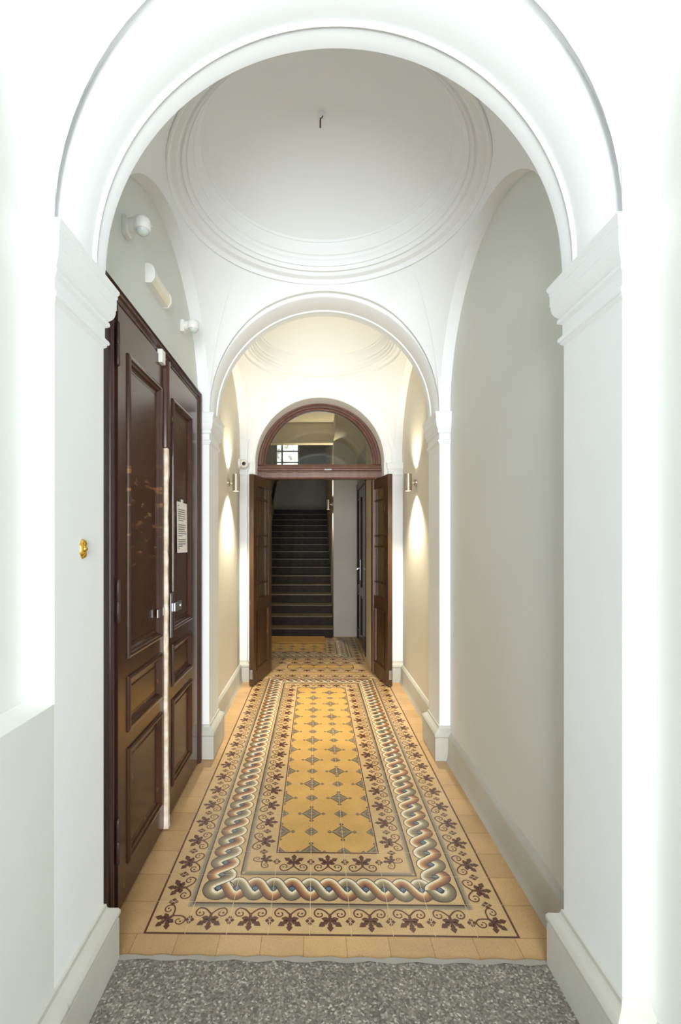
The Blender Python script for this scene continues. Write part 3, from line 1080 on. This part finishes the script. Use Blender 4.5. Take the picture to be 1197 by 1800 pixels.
tp = MB(); tp.box(PXF + .0014, PXF + .0034, 1.715, 1.740, EYE + .140, EYE + .158)
tp.build('tape', M_PLASTIC, nt_, smooth=0)

# magnetic contact at the top of the door
b = MB(); b.box(XF - .004, XF + .012, 1.455, 1.488, EYE + .566, EYE + .608)
tag(b.build('door_contact', M_PLASTIC, smooth=0, bevel=.002), 'small white magnetic contact at the head of the brown door', 'door sensor')


# ------------------------------------------------------------------ fittings on the left wall
def motion_sensor(yc, zc, label, k=1.0):
    r = empty('motion_sensor', (WL, yc, zc)); tag(r, label, 'motion sensor')
    b = MB(); b.box(WL - .001, WL + .016 * k, yc - .017 * k, yc + .017 * k, zc - .028 * k, zc + .022 * k)
    b.build('mounting_base', M_PLASTIC, r, smooth=0, bevel=.003)
    b = MB()
    pr = [(.010, -.018, .020), (.020, -.016, .021), (.034, -.012, .021), (.048, -.010, .021), (.058, -.008, .020), (.066, -.004, .016), (.071, .002, .010)]
    rows = []
    for o, lo, hi in pr:
        w = .017 if o < .03 else .021
        if o > .06: w = .015
        rows.append([(WL + o * k, yc + w * k * cos(2 * pi * q / 16), zc + ((hi + lo) / 2 + (hi - lo) / 2 * sin(2 * pi * q / 16)) * k) for q in range(16)])
    b.grid(rows, close_v=True); b.add(rows[-1], [tuple(range(16))])
    b.build('arm', M_PLASTIC, r, smooth=50)
    b = MB(); b.lathe([(.0001, .018), (.012, .0175), (.019, .014), (.0225, .006), (.0225, -.012), (.0205, -.017), (.016, -.017)], (WL + .050 * k, yc - .004 * k, zc + .002 * k), n=24, flip=False)
    b.v = [(x, y, z) for x, y, z in b.v]
    b.build('head', M_PLASTIC, r, smooth=50)
    b = MB()
    b.lathe([(.0175 * cos(a * pi / 2 / 8), -.0175 * sin(a * pi / 2 / 8)) for a in range(8)] + [(.0001, -.0175)], (WL + .052 * k, yc - .005 * k, zc - .012 * k), n=24)
    b.build('lens', M_LENS, r, smooth=60)


motion_sensor(1.235, EYE + .842, 'larger looking white motion sensor high above the near end of the brown door')
motion_sensor(1.765, EYE + .822, 'white motion sensor high above the far end of the brown door', .92)

em = empty('emergency_light', (WL, 1.47, EYE + .807)); tag(em, 'long white emergency light on the wall above the brown door', 'emergency light')
ya, yb = 1.388, 1.552
pf = [(-.001, .029), (.012, .029), (.022, .024), (.028, .015), (.030, .004), (.030, -.013), (.026, -.020), (.020, -.029), (-.001, -.029)]
b = MB()
body = [(WL + o, z + EYE + .807) for o, z in pf]
rows = [[(x, y, z) for x, z in body] for y in (ya, ya + .012)]
b.grid(rows); b.add(rows[0], [tuple(range(len(pf)))[::-1]]); b.add(rows[1], [tuple(range(len(pf)))])
rows = [[(x, y, z) for x, z in body] for y in (yb - .010, yb)]
b.grid(rows); b.add(rows[0], [tuple(range(len(pf)))[::-1]]); b.add(rows[1], [tuple(range(len(pf)))])
b.box(WL - .001, WL + .016, ya + .01, yb - .01, EYE + .807 - .028, EYE + .807 + .027)
b.build('housing', M_PLASTIC, em, smooth=30)
b = MB()
pf2 = [(.012, .027), (.020, .0225), (.0262, .014), (.028, .004), (.028, -.012), (.024, -.019), (.019, -.027), (.012, -.027)]
rows = [[(WL + o, y, z + EYE + .807) for o, z in pf2] for y in (ya + .011, yb - .009)]
b.grid(rows); b.build('diffuser', plain('cream_diffuser', (238, 232, 210), 0.3), em, smooth=40)

# brass bell push on the near left pilaster
bp = empty('bell_push', (XL, .921, EYE - .0135)); tag(bp, 'small ornate oval brass bell push on the near left pilaster', 'bell push')
b = MB()
def oval(sy, sz, x, nn=28, lob=0.0): return [(XL + x, .921 + sy * cos(2 * pi * k / nn) * (1 + lob * cos(14 * pi * k / nn * 1.0)), EYE - .0135 + sz * sin(2 * pi * k / nn) * (1 + lob * cos(14 * pi * k / nn))) for k in range(nn)]
rows = [oval(.0118, .0195, -.0005, lob=.05), oval(.0118, .0195, .002, lob=.05), oval(.0100, .0175, .0042), oval(.0080, .0150, .0030), oval(.0066, .0125, .0048), oval(.0045, .009, .0052)]
b.grid(rows, close_v=True); b.add(rows[-1], [tuple(range(28))])
for sz in (1, -1):
    for dy in (-.004, 0, .004):
        b.tube([(XL + .0045, .921 + dy * .4, EYE - .0135 + sz * .005), (XL + .0065, .921 + dy, EYE - .0135 + sz * .010), (XL + .0035, .921 + dy * 1.2, EYE - .0135 + sz * .0165)], .0013, 6)
b.build('escutcheon', M_BRASS, bp, smooth=40)
b = MB(); b.lathe([(.0050, .004), (.0050, .007), (.0035, .0095), (.0001, .0102)], (XL, .921, EYE - .0135), axis='x', n=18)
b.build('button', M_BRASS, bp, smooth=50)

# ceiling hook in the dome
hk = empty('ceiling_hook', (.015, 1.52, EYE + 1.385)); tag(hk, 'small rusty iron hook hanging from the middle of the nearer dome', 'hook')
b = MB(); b.tube([(.017, 1.52, EYE + 1.400), (.0165, 1.52, EYE + 1.386), (.015, 1.52, EYE + 1.380), (.0148, 1.52, EYE + 1.352)], .0024, 8)
b.tube([(.0165, 1.52, EYE + 1.384), (.020, 1.517, EYE + 1.381), (.023, 1.515, EYE + 1.386)], .0018, 8)
b.build('hook', M_IRON, hk, smooth=50)
b = MB(); b.lathe([(.014, .008), (.013, .002), (.008, -.004), (.004, -.010), (.0001, -.011)], (.019, 1.52, EYE + 1.392), n=18, flip=True)
b.build('plaster_cap', M_WHITE, hk, smooth=50)


# ------------------------------------------------------------------ wall lamps
def sconce(xw, sx, y, z, label, p_up, p_dn, group=None):
    """xw wall plane, sx direction into the room"""
    r = empty('wall_lamp', (xw, y, z)); tag(r, label, 'wall lamp', None, group)
    b = MB(); b.lathe([(.0001, .012 * sx), (.018, .012 * sx), (.0205, .009 * sx), (.0205, -.001 * sx)], (xw, y, z), axis='x', n=24)
    b.build('wall_plate', M_ALU, r, smooth=40)
    b = MB(); b.tube([(xw + sx * .008, y, z), (xw + sx * .034, y, z)], .007, 12); b.build('arm', M_ALU, r, smooth=40)
    xc = xw + sx * .048
    b = MB(); b.lathe([(.0175, -.044), (.0175, -.049), (.0205, -.049), (.0205, .049), (.0175, .049), (.0175, .044)], (xc, y, z), n=28)
    b.build('lamp_body', M_ALU, r, smooth=40)
    b = MB()
    for zz in (z - .0455, z + .0455):
        b = MB(); b.lathe([(.0172, 0), (.0001, 0.0002)], (xc, y, zz), n=20)
        b.build('lamp_lens', M_BULB, r, smooth=0)
    for dz, rx, pw in ((.051, pi, p_up), (-.051, 0, p_dn)):
        d = bpy.data.lights.new('lamp_spot', 'SPOT'); d.energy = pw; d.color = (1.0, .90, .71)
        d.spot_size = math.radians(115); d.spot_blend = .9; d.shadow_soft_size = .022
        o = bpy.data.objects.new('lamp_spot', d); COL.objects.link(o); o.parent = r
        o.location = ((xc - xw) * U, 0, dz * U); o.rotation_euler = (rx, 0, 0)


sconce(WL, 1, 2.70, EYE + .345, 'lit cylinder wall lamp on the left wall before the glazed doors', 31, 150)
sconce(WR, -1, 2.70, EYE + .345, 'lit cylinder wall lamp on the right wall before the glazed doors', 31, 150)

# security camera
sc = empty('security_camera', (WL, 3.085, EYE + .515)); tag(sc, 'round white security camera on the capital left of the glazed doors', 'security camera')
b = MB(); b.lathe([(.0001, .016), (.030, .016), (.033, .012), (.033, 0)], (WL - .001, 3.085, EYE + .520), axis='x', n=24); b.build('mounting_base', M_PLASTIC, sc, smooth=40)
b = MB(); b.lathe([(.031 * sin(pi * k / 14) + .0001, -.031 * cos(pi * k / 14)) for k in range(15)], (WL + .036, 3.085, EYE + .517), axis='y', n=26); b.build('eyeball', M_PLASTIC, sc, smooth=60)
b = MB(); b.lathe([(.0001, -.034), (.010, -.033), (.0125, -.029), (.0125, -.024)], (WL + .038, 3.085, EYE + .517), axis='y', n=20); b.build('lens', M_BLACK, sc, smooth=40)

# ------------------------------------------------------------------ stair hall
HX = .41
SY0, STEP, RISE = 4.583, .181, .091
PWY = 4.62
SXL, SXR = -.655, .155
SXW = .176
BACK = 8.3
HT2 = EYE + 2.45


def hwall(name, x0, x1, y0, y1, z0, z1, mat, label): return wall(name, x0, x1, y0, y1, z0, z1, mat, label)


hwall('wall_hall_right', HX, HX + .2, PB, 3.80, -.02, HALL_TOP + .1, M_HALLC, 'rough cream jamb wall right of the stair hall')
hwall('wall_hall_right_upper', HX, HX + .2, 3.80, PWY + .02, EYE + .56, HALL_TOP + .1, M_HALL, 'hall wall over the dark side door')
hwall('wall_hall_partition', SXW, HX + .2, PWY, PWY + .5, -.02, HALL_TOP + .1, M_HALL, 'grey wall between the staircase and the dark side door')
hwall('wall_stair_right', SXW, SXR + .15, PWY + .5, BACK + .1, -.02, HT2, M_HALLC, 'cream side wall along the right of the stairs')
hwall('wall_stair_left', SXL - .30, SXL - .24, PB - .02, BACK + .1, -.02, HT2, M_HALL, 'left wall of the stair hall')
hwall('wall_stair_left_inner', SXL - .25, SXL, SY0 + .05, 7.35, -.02, HT2, M_HALLC, 'cream side wall along the left of the stairs')
b = MB()
WX0, WX1, WZ0, WZ1 = -.735, -.275, EYE + 1.21, EYE + 2.15
b.box(-1.0, WX0, BACK, BACK + .1, -.02, HT2); b.box(WX1, SXR + .1, BACK, BACK + .1, -.02, HT2)
b.box(WX0, WX1, BACK, BACK + .1, -.02, WZ0); b.box(WX0, WX1, BACK, BACK + .1, WZ1, HT2)
tag(b.build('wall_stair_back', M_HALL, smooth=0), 'grey wall at the top of the stairs around the window', 'wall', 'structure')
# ceilings
b = MB()
b.box(-1.0, HX + .2, PB - .02, 4.72, HALL_TOP, HALL_TOP + .06)
tag(b.build('ceiling_hall', M_HALLC, smooth=0), 'cream flat ceiling of the stair hall', 'ceiling', 'structure')
b = MB(); b.box(-1.0, SXR + .2, 4.70, 4.80, EYE + 1.00, HT2)
tag(b.build('wall_bulkhead', M_HALLC, smooth=0), 'cream bulkhead across the foot of the stairs', 'wall', 'structure')
b = MB(); b.box(-1.0, SXR + .2, 4.75, BACK + .1, HT2, HT2 + .05)
tag(b.build('ceiling_stair', M_HALLC, smooth=0), 'high ceiling over the stairs', 'ceiling', 'structure')
# quarter vault on the right of the hall
b = MB()
ra = [(SXW + (HX - SXR - .013) * sin(pi / 2 * k / 20), EYE + .74 + .26 * cos(pi / 2 * k / 20)) for k in range(21)]
b.grid([[(x, PB, z) for x, z in ra], [(x, PWY, z) for x, z in ra]], flip=True)
b.grid([[(SXW, PB, EYE + 1.0), (SXW, PB, HALL_TOP)], [(SXW, PWY, EYE + 1.0), (SXW, PWY, HALL_TOP)]])
tag(b.build('ceiling_hall_vault', M_HALLC, smooth=40), 'curved cream half vault on the right of the stair hall', 'ceiling', 'structure')

# window at the top of the stairs
w1 = empty('window_1', ((WX0 + WX1) / 2, BACK, WZ0)); tag(w1, 'white framed bright window at the top of the stairs', 'window', 'structure')
b = MB()
f_ = .045
b.box(WX0, WX0 + f_, BACK - .01, BACK + .05, WZ0, WZ1); b.box(WX1 - f_, WX1, BACK - .01, BACK + .05, WZ0, WZ1)
b.box(WX0, WX1, BACK - .01, BACK + .05, WZ0, WZ0 + f_); b.box(WX0, WX1, BACK - .01, BACK + .05, WZ1 - f_, WZ1)
b.box(WX0 + .12, WX0 + .15, BACK, BACK + .04, WZ0, WZ1)
b.build('window_frame', M_WINFR, w1, smooth=0)
b = MB()
for z in (WZ0 + .2, WZ0 + .4, WZ0 + .6): b.box(WX0, WX1, BACK + .004, BACK + .03, z, z + .022)
b.build('glazing_bar', M_WINFR, w1, smooth=0)
b = MB(); b.box(WX0 + .01, WX1 - .01, BACK + .02, BACK + .024, WZ0 + .01, WZ1 - .01); b.build('glass_pane', M_GLASS, w1, smooth=0)
b = MB(); b.box(-1.0, .1, BACK + .35, BACK + .37, WZ0 - .3, WZ1 + .4)
tag(b.build('exterior_daylight', M_VIEW, smooth=0), 'bright daylit courtyard behind the stair window', 'exterior', 'structure')

# stairs
st = empty('staircase', (-.25, SY0, 0)); tag(st, 'dark straight staircase with paler treads climbing away', 'staircase', 'thing')
for k in range(16):
    y = SY0 + STEP * k
    x1 = SXR + .0195
    b = MB(); b.box(SXL + .001, x1 - (.004 if k < 3 else 0), y, y + STEP + (.02 if k != 2 else -.002) if k < 15 else BACK - .002, 0 if k < 1 else RISE * (k - 1), RISE * (k + 1) - .012)
    s = b.build('step', M_RISER, st, smooth=0)
    b = MB(); b.box(SXL + .001, x1, y - .016, y + STEP + (.004 if k != 2 else -.02) if k < 15 else BACK - .002, RISE * (k + 1) - .013, RISE * (k + 1))
    b.build('tread', M_TREAD, s, smooth=0, bevel=.004)
# handrail
hr = empty('handrail', (SXL, 6.3, EYE)); tag(hr, 'dark wooden handrail on the left wall of the stairs', 'handrail')
b = MB(); b.tube([(SXL + .035, 4.9, EYE - .21), (SXL + .035, 5.0, EYE - .19), (SXL + .035, 7.35, EYE + .99), (SXL + .035, 7.5, EYE + 1.0)], .021, 12); b.build('rail', M_RAIL, hr, smooth=50)
for y in (5.2, 6.2, 7.2):
    b = MB(); zz_ = EYE - .19 + (y - 5.0) * .502; b.tube([(SXL - .002, y, zz_ - .04), (SXL + .03, y, zz_ - .035), (SXL + .035, y, zz_)], .006, 8); b.build('bracket', M_BRASS, hr, smooth=50)

# doormat
b = MB(); b.box(-.62, .089, 4.30, 4.565, .0012, .016)
tag(b.build('doormat', M_COIR, smooth=0, bevel=.002), 'long tan doormat lying at the foot of the dark stairs', 'doormat')

# dark side door
d3 = empty('door_3', (HX, 4.15, 0)); tag(d3, 'nearly black side door with steel handle right of the stairs', 'door', 'structure')
b = MB(); b.box(HX - .006, HX + .05, 3.80, 3.87, 0, EYE + .56); b.box(HX - .006, HX + .05, 4.55, 4.615, 0, EYE + .56); b.box(HX - .006, HX + .05, 3.80, 4.615, EYE + .50, EYE + .565)
b.build('door_frame', M_DARK, d3, smooth=0, bevel=.002)
b = MB(); b.box(HX + .004, HX + .04, 3.87, 4.55, .008, EYE + .50)
lf3 = b.build('door_leaf', M_DARK, d3, smooth=0)
for z0, z1 in ((.09, .45), (.52, 1.35)):
    for y0, y1 in ((3.92, 4.18), (4.24, 4.50)):
        b = MB()
        rows = []
        for d, h in ((0, 0), (.004, -.005), (.012, -.005), (.018, .002)):
            rows.append([(HX + .004 + h, y0 + d, z0 + d), (HX + .004 + h, y1 - d, z0 + d), (HX + .004 + h, y1 - d, z1 - d), (HX + .004 + h, y0 + d, z1 - d)])
        b.grid(rows, close_v=True, flip=True); b.build('panel', M_DARK, lf3, smooth=20)
b = MB(); b.box(HX - .004, HX + .005, 4.28, 4.315, EYE - .35, EYE - .16); b.build('handle_plate', M_STEEL, lf3, smooth=0, bevel=.002)
b = MB(); b.tube([(HX, 4.297, EYE - .24), (HX - .03, 4.297, EYE - .24), (HX - .033, 4.29, EYE - .24), (HX - .033, 4.22, EYE - .243)], .006, 10); b.build('door_handle', M_STEEL, lf3, smooth=50)

sconce(SXW, -1, 4.78, EYE + .385, 'lit cylinder wall lamp beside the staircase beyond the doors', 55, 55)
